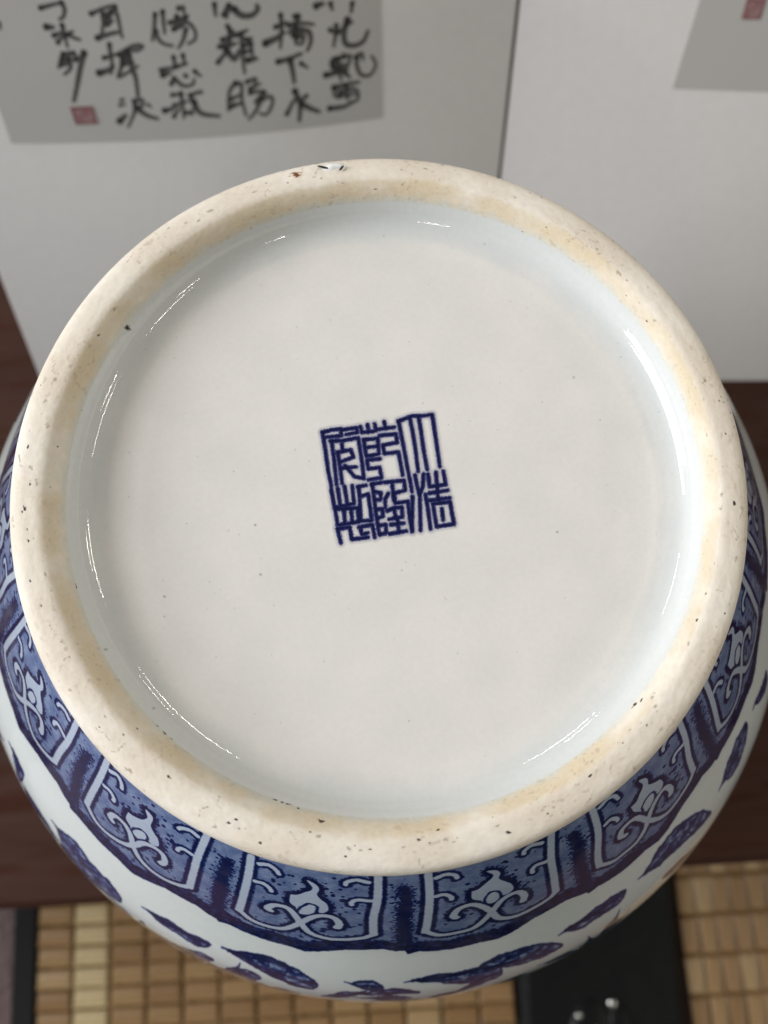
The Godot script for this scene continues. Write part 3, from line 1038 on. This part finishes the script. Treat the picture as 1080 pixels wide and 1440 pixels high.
# ------------------------------------------------------------------ what is painted and written, stroke by stroke
func paint_mark(p):
	p.line([0.689, 0.014, 0.763, -0.004, 0.822, -0.015, 0.906, -0.002, 0.996, -0.002], 0.0336, 1.0)
	p.line([0.691, 0.014, 0.692, 0.154, 0.693, 0.285, 0.692, 0.515], 0.0336, 1.0)
	p.line([0.795, 0.001, 0.796, 0.126, 0.792, 0.285, 0.779, 0.488], 0.0336, 1.0)
	p.line([0.872, 0.002, 0.871, 0.122, 0.861, 0.31, 0.86, 0.483], 0.0336, 1.0)
	p.line([0.997, 0.006, 0.99, 0.14, 0.985, 0.271, 0.974, 0.474], 0.0336, 1.0)
	p.line([0.347, 0.014, 0.352, 0.067, 0.422, 0.072, 0.479, 0.07, 0.476, 0.007], 0.0336, 1.0)
	p.line([0.412, 0.006, 0.411, 0.073], 0.0336, 1.0)
	p.line([0.358, 0.135, 0.418, 0.139, 0.481, 0.142], 0.0336, 1.0)
	p.line([0.481, 0.142, 0.475, 0.208, 0.465, 0.282], 0.0336, 1.0)
	p.line([0.358, 0.135, 0.352, 0.219, 0.355, 0.286], 0.0336, 1.0)
	p.line([0.355, 0.283, 0.414, 0.286, 0.465, 0.282], 0.0336, 1.0)
	p.line([0.359, 0.208, 0.469, 0.212], 0.0336, 1.0)
	p.line([0.466, 0.326, 0.354, 0.323, 0.352, 0.401, 0.452, 0.404, 0.453, 0.496, 0.338, 0.498], 0.0336, 1.0)
	p.line([0.563, 0.002, 0.566, 0.053], 0.0336, 1.0)
	p.line([0.502, 0.061, 0.644, 0.063], 0.0336, 1.0)
	p.line([0.502, 0.119, 0.647, 0.127, 0.643, 0.205, 0.515, 0.209, 0.515, 0.287, 0.639, 0.291, 0.64, 0.407, 0.64, 0.501], 0.0336, 1.0)
	p.line([0.355, 0.542, 0.447, 0.538], 0.0336, 1.0)
	p.line([0.363, 0.544, 0.357, 0.677, 0.349, 0.816, 0.347, 0.985], 0.0336, 1.0)
	p.line([0.371, 0.611, 0.424, 0.631, 0.408, 0.688, 0.362, 0.681], 0.0336, 1.0)
	p.line([0.361, 0.765, 0.413, 0.77, 0.404, 0.836, 0.359, 0.84], 0.0336, 1.0)
	p.line([0.35, 0.908, 0.416, 0.91, 0.406, 0.981, 0.35, 0.986], 0.0336, 1.0)
	p.line([0.476, 0.542, 0.641, 0.55, 0.637, 0.638, 0.532, 0.65], 0.0336, 1.0)
	p.line([0.534, 0.574, 0.523, 0.716], 0.0336, 1.0)
	p.line([0.486, 0.643, 0.449, 0.691, 0.44, 0.76], 0.0336, 1.0)
	p.line([0.535, 0.648, 0.533, 0.737, 0.642, 0.737, 0.631, 0.887, 0.632, 1.001], 0.0336, 1.0)
	p.line([0.451, 0.792, 0.509, 0.776, 0.581, 0.781, 0.571, 0.864, 0.454, 0.868], 0.0336, 1.0)
	p.line([0.513, 0.785, 0.512, 0.869], 0.0336, 1.0)
	p.line([0.459, 0.916, 0.573, 0.92], 0.0336, 1.0)
	p.line([0.523, 0.884, 0.518, 0.992], 0.0336, 1.0)
	p.line([0.437, 0.993, 0.581, 0.99], 0.0336, 1.0)
	p.line([0.695, 0.537, 0.692, 0.66], 0.0336, 1.0)
	p.line([0.745, 0.52, 0.746, 0.609, 0.752, 0.697], 0.0336, 1.0)
	p.line([0.822, 0.52, 0.793, 0.63, 0.755, 0.695, 0.704, 1.002], 0.0336, 1.0)
	p.line([0.69, 0.702, 0.662, 0.836, 0.63, 0.998], 0.0336, 1.0)
	p.line([0.804, 0.702, 0.8, 0.856, 0.792, 1.003], 0.0336, 1.0)
	p.line([0.86, 0.526, 0.853, 0.639, 0.995, 0.64, 0.996, 0.521], 0.0336, 1.0)
	p.line([0.931, 0.522, 0.905, 0.76], 0.0336, 1.0)
	p.line([0.84, 0.694, 1.002, 0.693], 0.0336, 1.0)
	p.line([0.833, 0.757, 1.008, 0.761], 0.0336, 1.0)
	p.line([0.852, 0.791, 1.002, 0.796, 0.999, 0.992, 0.847, 0.992, 0.852, 0.791], 0.0336, 1.0)
	p.line([0.921, 0.847, 0.914, 0.943], 0.0336, 1.0)
	p.line([0.007, 0.015, 0.093, 0.005, 0.172, 0.008, 0.168, 0.069, 0.03, 0.063], 0.0336, 1.0)
	p.line([0.007, 0.015, 0.006, 0.21, 0.001, 0.368, 0.007, 0.505], 0.0336, 1.0)
	p.line([0.19, 0.019, 0.31, 0.017, 0.311, 0.061, 0.211, 0.066], 0.0336, 1.0)
	p.line([0.063, 0.103, 0.174, 0.116, 0.311, 0.111, 0.308, 0.328, 0.299, 0.481, 0.22, 0.452, 0.154, 0.339], 0.0336, 1.0)
	p.line([0.074, 0.107, 0.067, 0.291, 0.055, 0.499], 0.0336, 1.0)
	p.line([0.11, 0.214, 0.109, 0.355, 0.104, 0.497], 0.0336, 1.0)
	p.line([0.158, 0.146, 0.157, 0.204], 0.0336, 1.0)
	p.line([0.116, 0.215, 0.227, 0.209, 0.24, 0.277, 0.126, 0.303], 0.0336, 1.0)
	p.line([0.117, 0.359, 0.248, 0.368], 0.0336, 1.0)
	p.line([0.002, 0.533, 0.003, 0.697, 0.177, 0.687, 0.187, 0.527], 0.0336, 1.0)
	p.line([0.058, 0.533, 0.056, 0.682], 0.0336, 1.0)
	p.line([0.12, 0.528, 0.118, 0.675], 0.0336, 1.0)
	p.line([0.232, 0.545, 0.306, 0.542], 0.0336, 1.0)
	p.line([0.24, 0.549, 0.236, 0.633, 0.313, 0.623, 0.304, 0.854, 0.209, 0.845, 0.232, 0.658], 0.0336, 1.0)
	p.line([0.007, 0.711, 0.201, 0.729, 0.191, 0.851, 0.006, 0.851, 0.007, 0.711], 0.0336, 1.0)
	p.line([0.08, 0.736, 0.072, 0.838], 0.0336, 1.0)
	p.line([0.144, 0.736, 0.135, 0.837], 0.0336, 1.0)
	p.line([0.001, 0.883, 0.105, 0.885, 0.107, 0.991, 0.247, 0.995], 0.0336, 1.0)
	p.line([0.001, 0.883, 0.008, 1.006], 0.0336, 1.0)
	p.line([0.186, 0.897, 0.303, 0.893, 0.303, 1.004], 0.0336, 1.0)
	p.line([0.195, 0.926, 0.2, 0.963, 0.25, 0.957], 0.0336, 1.0)

func paint_panel(p, u0, j):
	p.panel_line("sep", [0.002, 0.161, -0.003, 0.236, -0.005, 0.358, -0.005, 0.551, -0.007, 0.68], u0, j)
	p.panel_line("bar", [0.146, 0.088, 0.138, 0.225, 0.114, 0.4, 0.097, 0.502], u0, j)
	p.panel_line("bar", [0.865, 0.057, 0.842, 0.219, 0.829, 0.352, 0.822, 0.498], u0, j)
	p.panel_line("curl", [0.278, 0.423, 0.259, 0.403, 0.292, 0.358, 0.36, 0.35, 0.412, 0.391, 0.45, 0.459, 0.501, 0.53, 0.585, 0.564, 0.682, 0.558, 0.778, 0.527, 0.825, 0.489], u0, j)
	p.panel_line("curl", [0.639, 0.45, 0.653, 0.415, 0.631, 0.37, 0.582, 0.357, 0.519, 0.384, 0.463, 0.443, 0.409, 0.507, 0.346, 0.547, 0.261, 0.557, 0.173, 0.547, 0.1, 0.5], u0, j)
	p.panel_line("cloud", [0.365, 0.253, 0.404, 0.247, 0.457, 0.222, 0.491, 0.202, 0.5, 0.179, 0.471, 0.142, 0.522, 0.157, 0.535, 0.183, 0.526, 0.219, 0.559, 0.252, 0.587, 0.272, 0.598, 0.315, 0.566, 0.339, 0.536, 0.331, 0.512, 0.294, 0.477, 0.283, 0.445, 0.299, 0.418, 0.345, 0.404, 0.331, 0.369, 0.303, 0.365, 0.253], u0, j)
	p.panel_line("pearl", [0.533, 0.321, 0.526, 0.346, 0.507, 0.365, 0.48, 0.379, 0.453, 0.38, 0.433, 0.371, 0.425, 0.35, 0.431, 0.325, 0.451, 0.305, 0.477, 0.292, 0.505, 0.292, 0.525, 0.301, 0.533, 0.321], u0, j)
	p.panel_line("prong", [0.187, 0.113, 0.236, 0.101, 0.28, 0.113, 0.299, 0.14], u0, j)
	p.panel_line("prong", [0.181, 0.229, 0.226, 0.226, 0.258, 0.247, 0.266, 0.267], u0, j)
	p.panel_line("prong", [0.811, 0.109, 0.75, 0.098, 0.697, 0.113, 0.686, 0.129], u0, j)
	p.panel_line("prong", [0.808, 0.233, 0.743, 0.225, 0.711, 0.242, 0.708, 0.26], u0, j)
	p.panel_line("edge", [0.004, 0.667, 0.063, 0.66, 0.122, 0.667, 0.238, 0.678, 0.379, 0.672, 0.477, 0.694, 0.546, 0.679, 0.682, 0.627, 0.873, 0.61, 0.941, 0.638, 0.991, 0.644], u0, j)

func paint_leaves(p):
	p.leaf([0.391, 0.904, 0.405, 0.864, 0.419, 0.842, 0.439, 0.885, 0.455, 0.995, 0.453, 1.094, 0.443, 1.094, 0.426, 1.036, 0.412, 0.987, 0.406, 0.932])
	p.leaf([0.482, 0.968, 0.488, 0.924, 0.499, 0.94, 0.504, 0.991, 0.5, 1.052, 0.495, 1.076, 0.498, 1.016, 0.494, 0.985, 0.488, 0.994])
	p.leaf([0.481, 1.1, 0.497, 1.044, 0.514, 1.022, 0.529, 1.076, 0.525, 1.102, 0.514, 1.093, 0.495, 1.104])
	p.leaf([0.525, 0.941, 0.539, 0.905, 0.564, 0.923, 0.571, 0.93, 0.587, 0.923, 0.586, 1.109, 0.563, 1.07, 0.544, 0.993])
	p.leaf([0.325, 0.935, 0.342, 0.905, 0.36, 0.918, 0.373, 0.906, 0.375, 0.933, 0.365, 1.003, 0.348, 0.982, 0.334, 0.972])
	p.leaf([0.329, 1.202, 0.344, 1.191, 0.357, 1.129, 0.372, 1.077, 0.379, 1.095, 0.369, 1.238, 0.352, 1.262, 0.336, 1.297])
	p.leaf([0.231, 0.975, 0.251, 0.911, 0.278, 0.949, 0.294, 0.963, 0.301, 1.074, 0.287, 1.139, 0.268, 1.255, 0.251, 1.19])
	p.leaf([0.164, 0.946, 0.173, 0.931, 0.185, 0.963, 0.181, 1.122, 0.171, 1.009])
	p.leaf([0.19, 1.083, 0.209, 1.067, 0.226, 1.099, 0.231, 1.192, 0.218, 1.148, 0.197, 1.238])
	p.leaf([0.391, 0.896, 0.407, 0.861, 0.423, 0.85, 0.433, 0.868, 0.433, 0.993, 0.422, 0.978, 0.406, 0.934])
	p.leaf([0.39, 1.224, 0.398, 1.088, 0.41, 1.056, 0.415, 1.138, 0.404, 1.266])
	p.leaf([0.641, 0.888, 0.655, 0.864, 0.676, 0.841, 0.693, 0.87, 0.687, 0.935, 0.668, 0.938, 0.654, 0.947])
	p.leaf([0.712, 0.868, 0.727, 0.791, 0.748, 0.754, 0.769, 0.829, 0.783, 0.978, 0.77, 0.988, 0.748, 0.919, 0.729, 0.909])
	p.leaf([0.803, 0.894, 0.813, 0.827, 0.833, 0.79, 0.85, 0.824, 0.836, 0.944, 0.815, 0.965])
	p.leaf([0.572, 0.92, 0.588, 0.867, 0.604, 0.864, 0.628, 0.938, 0.636, 1.036, 0.618, 1.046, 0.594, 1.001, 0.577, 0.955])
	p.leaf([0.868, 0.843, 0.882, 0.875, 0.896, 0.878, 0.888, 0.945, 0.875, 0.923])

func paint_verse(p):
	p.brush([154.5, 180.7, 151.1, 181.3, 148.5, 181.6], 1.61)
	p.brush([148.2, 181.7, 147.8, 179.7, 148.8, 177.6, 150, 177.2], 1.61)
	p.brush([154.3, 175.2, 152.5, 175], 2.14)
	p.brush([152.9, 172.6, 150.5, 173.4], 1.61)
	p.brush([149.7, 175.3, 149.8, 172.4, 149.8, 169.1], 1.61)
	p.brush([152.2, 170.6, 150.2, 172.5], 1.61)
	p.brush([149.3, 172.4, 147.1, 173.4], 1.61)
	p.brush([148.5, 172.5, 147.3, 171.6, 145.6, 170.8], 1.61)
	p.brush([151.7, 167, 154.1, 163], 1.61)
	p.brush([151.5, 166.7, 149.4, 167.1, 151.3, 164.8], 1.61)
	p.brush([152.4, 165.3, 149.8, 165.4], 1.61)
	p.brush([153.1, 163.8, 150.2, 163.9], 1.61)
	p.brush([150.4, 165.2, 150.5, 162.6, 152.9, 160.8], 1.61)
	p.brush([148.5, 167, 147.9, 165.4], 1.61)
	p.brush([145.4, 166.7, 147.2, 163.2, 150, 157, 152.2, 152.2], 2.14)
	p.brush([148.5, 164.9, 146.6, 165.7], 1.61)
	p.brush([140.3, 178, 137.3, 179, 133.8, 179.8], 1.61)
	p.brush([137, 177.6, 137.6, 174.5, 138.9, 171.6], 1.61)
	p.brush([133, 179.4, 132.8, 175.6, 132.8, 170.4], 1.61)
	p.brush([136.1, 176.9, 134.6, 177.6, 135.5, 176.1], 1.61)
	p.brush([136.5, 175.1, 134.8, 175.5, 136.5, 174.1], 1.61)
	p.brush([140.1, 170.9, 137.1, 171.6, 133.6, 172.1], 1.96)
	p.brush([134.4, 178.1, 136.8, 177.2], 1.61)
	p.brush([137.1, 168.6, 137.4, 165.6, 137.7, 162.2, 138.6, 159.8], 1.61)
	p.brush([139.6, 164.8, 136.1, 165.4], 1.61)
	p.brush([142.1, 160.3, 139.4, 160.8, 137.5, 161.9], 2.32)
	p.brush([135.1, 165.4, 131.2, 167.1, 128.5, 167.7, 127.1, 167.1, 128.6, 166.2, 130.2, 166], 1.61)
	p.brush([134, 164.9, 135.1, 161.3, 136.6, 158.5, 133.4, 159.6, 129.8, 161.3], 1.61)
	p.brush([133.4, 165.1, 131.6, 165.3, 131.8, 163.3], 1.61)
	p.brush([133.9, 163.6, 131.6, 163.8], 1.61)
	p.brush([134.2, 162.3, 131, 162.6], 1.61)
	p.brush([132, 166, 131.8, 161.5, 131.3, 157.4, 131.8, 151.7], 2.14)
	p.brush([138.1, 149.3, 136.5, 149.5], 1.25)
	p.brush([137.4, 151, 136.4, 151.2], 1.25)
	p.brush([139.3, 144.1, 137.1, 145.8], 2.32)
	p.brush([133.4, 150.3, 134, 146.7, 137, 141.9], 1.61)
	p.brush([133.1, 150.3, 130.6, 150.3, 131, 148.5], 1.61)
	p.brush([133.2, 148.3, 130.7, 148.5], 1.61)
	p.brush([132.5, 147.4, 130.4, 145.2, 127, 143.6], 2.14)
	p.brush([129.1, 148.6, 128.4, 147.8], 1.25)
	p.brush([121.5, 176.2, 122.5, 172.5, 123.8, 168.7], 1.61)
	p.brush([119.1, 176.8, 119.4, 173.8, 119.6, 170.5], 1.61)
	p.brush([122.2, 171.4, 121.8, 168.8, 120.1, 167.2, 117.9, 166.6], 1.61)
	p.brush([114.1, 177.4, 112.7, 177.5, 112.7, 175.9], 1.61)
	p.brush([117.4, 173.5, 114.7, 174.2, 111.7, 175], 1.61)
	p.brush([115.1, 175.1, 116.3, 171.6], 1.61)
	p.brush([112.3, 174.7, 115, 172.3, 112.3, 173.2, 110.3, 170.8, 110.5, 168, 112.8, 166.7], 1.61)
	p.brush([112.9, 171, 114.4, 167.8, 116.2, 165.7], 1.61)
	p.brush([116.7, 171.4, 113.6, 172.2], 1.61)
	p.brush([122.8, 159.4, 119.4, 159.9], 1.61)
	p.brush([122.5, 157.8, 120.2, 158.4], 2.14)
	p.brush([118.2, 163, 118.3, 160.7, 118.9, 159.2], 1.61)
	p.brush([115.2, 163.3, 115.1, 161], 1.61)
	p.brush([117.9, 160, 114.4, 160.6], 1.61)
	p.brush([120.3, 154.7, 119.3, 156.9], 1.61)
	p.brush([118.9, 156, 116.8, 153.7, 113.8, 153.7, 112.8, 155.4], 1.61)
	p.brush([115.4, 156.8, 114.8, 156.5], 1.61)
	p.brush([112.2, 157.9, 110.6, 156.2], 1.61)
	p.brush([124.1, 146.1, 121.2, 146.4], 2.14)
	p.brush([120.7, 151, 117.3, 151.1], 1.61)
	p.brush([117.9, 151.3, 118, 147.3, 118.3, 142.9], 1.61)
	p.brush([121.4, 143.8, 119.4, 146.2], 1.61)
	p.brush([120.7, 147.5, 116.2, 148.4], 1.61)
	p.brush([167.7, 177.2, 167.8, 175.7], 1.25)
	p.brush([115, 150.3, 111.5, 151.1, 111.2, 150.7], 1.72)
	p.brush([114.6, 148.8, 113.6, 146.9, 116, 144.2], 1.72)
	p.brush([114.1, 147.8, 112.4, 143.9, 106.5, 142.2], 2.29)
	p.brush([117, 144.6, 115.1, 143.9], 1.72)
	p.brush([103, 177.5, 103.1, 174.3], 1.72)
	p.brush([100.5, 174.3, 99.3, 176.6], 1.72)
	p.brush([98.6, 176.8, 99.8, 173.4], 1.72)
	p.brush([97, 175.5, 95, 173.6, 91.9, 173.3, 89.7, 174.8, 89.9, 176], 2.29)
	p.brush([99.8, 170.7, 98.7, 169.1], 1.72)
	p.brush([103.2, 164.9, 100.2, 165.9, 98.1, 169.1], 1.72)
	p.brush([102, 166.9, 98, 167.9], 1.72)
	p.brush([99.4, 169.8, 99.9, 165], 1.72)
	p.brush([101.7, 164.2, 97.7, 165.4], 1.72)
	p.brush([104.3, 160, 101.6, 162.7, 100.7, 164.2], 1.72)
	p.brush([100.9, 163.2, 98.9, 160.5, 97.2, 162.8], 2.29)
	p.brush([97.3, 167.8, 93.8, 169], 1.72)
	p.brush([95.7, 168.2, 96.2, 161.5, 96.1, 155.7], 1.72)
	p.brush([94.3, 166.2, 92.6, 166.4], 1.72)
	p.brush([95.4, 164.4, 92.5, 164.6], 1.72)
	p.brush([95.4, 162.3, 92.8, 162.7], 1.72)
	p.brush([93.2, 164.9, 92.9, 161.2], 1.72)
	p.brush([94.4, 159.7, 91.8, 159.9], 2.29)
	p.brush([99.6, 152.8, 102, 149.8, 103.1, 143.8], 1.72)
	p.brush([99.3, 152.4, 97.7, 152, 98.1, 146.7, 97.3, 141.4], 1.72)
	p.brush([101.7, 147.6, 98.2, 148.6], 1.72)
	p.brush([102, 144.9, 98.1, 146], 1.72)
	p.brush([101.2, 145.5, 99.6, 145.5], 1.72)
	p.brush([95.6, 152.7, 92.8, 153.4, 93.4, 151.5], 1.72)
	p.brush([94.9, 150.3, 91.4, 151.6], 1.72)
	p.brush([95.1, 148.9, 90.9, 149.2], 1.72)
	p.brush([90.3, 148.5, 93.4, 145.5, 88.4, 146.9, 88, 144.1, 90.3, 140.9, 92.5, 141.5], 1.72)
	p.brush([91.5, 146.6, 93.7, 142.7, 96.4, 139.9], 1.72)
	p.brush([88.2, 164.4, 84.6, 165.6, 82.3, 167], 2.48)
	p.brush([82.6, 172.4, 82.7, 167.6, 83.6, 162.4], 1.72)
	p.brush([84.5, 169, 80.9, 170.1], 1.72)
	p.brush([78.1, 171.6, 76.8, 172.1], 1.72)
	p.brush([80.3, 169.1, 77, 169.5, 72.1, 168.5], 1.72)
	p.brush([76.9, 171.3, 78.4, 168.4, 80.8, 166.8], 1.72)
	p.brush([78, 168.4, 78.4, 163.5], 1.72)
	p.brush([77.8, 167.6, 75.8, 167.9], 1.72)
	p.brush([78.9, 166, 74.2, 166.8, 73.3, 163.6, 74.7, 160.6], 2.10)
	p.brush([78, 164.9, 75.6, 165.1, 76.4, 163, 78.4, 163.2], 1.72)
	p.brush([84.6, 158.1, 81.2, 158.6, 76.8, 159.8], 2.10)
	p.brush([80.6, 158, 80.1, 154.7, 79.8, 150.7], 2.29)
	p.brush([77, 156.6, 75.1, 155.1], 1.72)
	p.brush([79.8, 147.6, 78.4, 143, 79, 137.1], 2.29)
	p.brush([83.2, 140.1, 80.3, 144.5, 78.1, 145.1], 1.72)
	p.brush([77.7, 143, 75.3, 141.3, 71.9, 139.5], 2.48)
	p.brush([76.1, 145.5, 77.6, 144.2], 1.72)
	p.brush([70.8, 174, 68.7, 174.5], 2.29)
	p.brush([66.2, 174.1, 65.7, 172.4], 1.72)
	p.brush([59, 173.5, 59.4, 170.9], 1.72)
	p.brush([66.6, 166.1, 65.2, 165.3], 1.72)
	p.brush([64.6, 167.3, 65, 164, 65.7, 160.9], 1.72)
	p.brush([60.8, 168.6, 62, 165, 61.7, 161.5, 59, 160.3, 55.6, 161.2, 53.9, 164.2], 2.29)
	p.brush([61.2, 167.3, 59.2, 167.8], 1.72)
	p.brush([64, 165.2, 62.9, 166], 1.72)
	p.brush([66.5, 155.9, 63, 157.1, 62.5, 158.1], 1.72)
	p.brush([65.7, 156.7, 65.5, 154.5], 1.72)
	p.brush([64.3, 156.9, 64.1, 154.3], 1.72)
	p.brush([62.3, 157, 60.2, 157.2, 60.6, 154.6], 1.72)
	p.brush([66.5, 154.4, 60.6, 154.6], 1.72)
	p.brush([65.6, 153, 61, 153.3], 1.72)
	p.brush([68.7, 151.8, 65.2, 152.1, 61.6, 152.5], 2.29)
	p.brush([63.8, 153, 63.6, 149.6], 1.72)
	p.brush([61.8, 151.4, 60.4, 149.9], 1.72)
	p.brush([58.2, 156.6, 56.1, 157.4, 55.7, 155.4], 1.72)
	p.brush([57.8, 156.3, 57.9, 153.7, 56.5, 150.5, 53.4, 149.8, 51.2, 153, 52.6, 156.1], 1.72)
	p.brush([66.2, 147.2, 61.9, 147.7, 57.3, 148], 2.10)
	p.brush([65.8, 146.7, 66.3, 144.4], 1.72)
	p.brush([64.1, 145.4, 58.5, 145.6, 57.8, 142.1, 60.7, 141], 1.72)
	p.brush([61.9, 147.4, 61.4, 142.5], 1.72)
	p.brush([64.9, 143.9, 58.8, 143.9], 1.72)
	p.brush([67.9, 140.1, 62.9, 140.1, 59.3, 141.5], 2.10)

func paint_specks(p):
	p.speck(0.0413, 0.576, 6.0, 2)
	p.speck(0.0408, 0.598, 4.8, 2)
	p.speck(0.0466, 0.655, 1.8, 1)
	p.speck(0.0298, 0.691, 1.2, 1)
	p.speck(0.0037, 0.859, 1.8, 1)
	p.speck(0.9894, 0.636, 1.2, 1)
	p.speck(0.9780, 0.591, 2.4, 0)
	p.speck(0.9560, 1.000, 1.2, 1)
	p.speck(0.9384, 1.000, 1.8, 1)
	p.speck(0.9221, 1.000, 1.8, 1)
	p.speck(0.9106, 0.824, 1.2, 1)
	p.speck(0.8850, 0.633, 2.4, 0)
	p.speck(0.8393, 0.899, 2.4, 1)
	p.speck(0.8560, 0.884, 1.2, 1)
	p.speck(0.8171, 0.994, 3.0, 0)
	p.speck(0.7985, 0.658, 3.6, 0)
	p.speck(0.7881, 0.549, 3.0, 0)
	p.speck(0.7376, 0.625, 3.0, 1)
	p.speck(0.6936, 0.810, 1.8, 1)
	p.speck(0.6801, 0.812, 2.4, 1)
	p.speck(0.7079, 0.782, 1.8, 0)
	p.speck(0.7215, 0.591, 1.8, 0)
	p.speck(0.6687, 0.799, 3.0, 0)
	p.speck(0.6307, 0.951, 3.6, 1)
	p.speck(0.6346, 0.914, 2.4, 1)
	p.speck(0.6275, 0.693, 1.8, 1)
	p.speck(0.6127, 0.782, 1.8, 0)
	p.speck(0.5944, 0.703, 2.4, 1)
	p.speck(0.5883, 0.699, 1.8, 0)
	p.speck(0.5753, 0.693, 1.8, 0)
	p.speck(0.5533, 0.610, 3.0, 1)
	p.speck(0.5492, 0.706, 2.4, 0)
	p.speck(0.5309, 0.669, 2.4, 0)
	p.speck(0.5157, 0.731, 3.0, 1)
	p.speck(0.5240, 0.801, 1.8, 1)
	p.speck(0.5095, 0.680, 2.4, 0)
	p.speck(0.4918, 0.650, 1.8, 0)
	p.speck(0.4724, 0.876, 3.6, 1)
	p.speck(0.4527, 1.000, 4.8, 1)
	p.speck(0.4553, 1.000, 3.6, 1)
	p.speck(0.4495, 1.000, 3.6, 1)
	p.speck(0.4601, 0.966, 2.4, 1)
	p.speck(0.4514, 0.547, 1.8, 1)
	p.speck(0.4366, 0.609, 1.8, 1)
	p.speck(0.4413, 0.598, 1.2, 1)
	p.speck(0.3884, 1.000, 4.2, 1)
	p.speck(0.3926, 1.000, 2.4, 1)
	p.speck(0.3831, 1.000, 2.4, 1)
	p.speck(0.3779, 0.692, 1.8, 1)
	p.speck(0.4050, 0.686, 2.4, 1)
	p.speck(0.3665, 0.675, 2.4, 0)
	p.speck(0.3896, 0.188, 1.8, 0)
	p.speck(0.3036, 1.000, 3.6, 1)
	p.speck(0.3037, 0.744, 2.4, 0)
	p.speck(0.2970, 0.584, 1.8, 1)
	p.speck(0.2960, 0.732, 3.0, 0)
	p.speck(0.2639, 0.605, 3.0, 1)
	p.speck(0.2788, 0.628, 2.4, 1)
	p.speck(0.2655, 0.584, 1.8, 1)
	p.speck(0.2518, 0.714, 4.2, 0)
	p.speck(0.2524, 0.650, 2.4, 1)
	p.speck(0.2351, 0.582, 1.8, 1)
	p.speck(0.2329, 0.856, 1.8, 1)
	p.speck(0.2125, 0.628, 3.6, 0)
	p.speck(0.2020, 0.649, 4.8, 0)
	p.speck(0.2239, 0.719, 3.6, 0)
	p.speck(0.2223, 1.000, 1.8, 1)
	p.speck(0.2111, 1.000, 1.8, 1)
	p.speck(0.1608, 1.000, 3.0, 1)
	p.speck(0.1087, 0.550, 2.4, 0)
	p.speck(0.0949, 0.673, 3.0, 0)
	p.speck(0.0935, 1.000, 1.8, 1)
	p.speck(0.0742, 1.000, 1.8, 1)
	p.speck(0.0581, 1.000, 1.8, 1)
	p.speck(0.1310, 0.643, 1.8, 1)
	p.speck(0.1004, 0.619, 1.8, 0)
	p.speck(0.1197, 1.000, 1.2, 1)
	p.speck(0.1727, 0.812, 1.8, 1)
	p.speck(0.1874, 0.594, 2.4, 0)
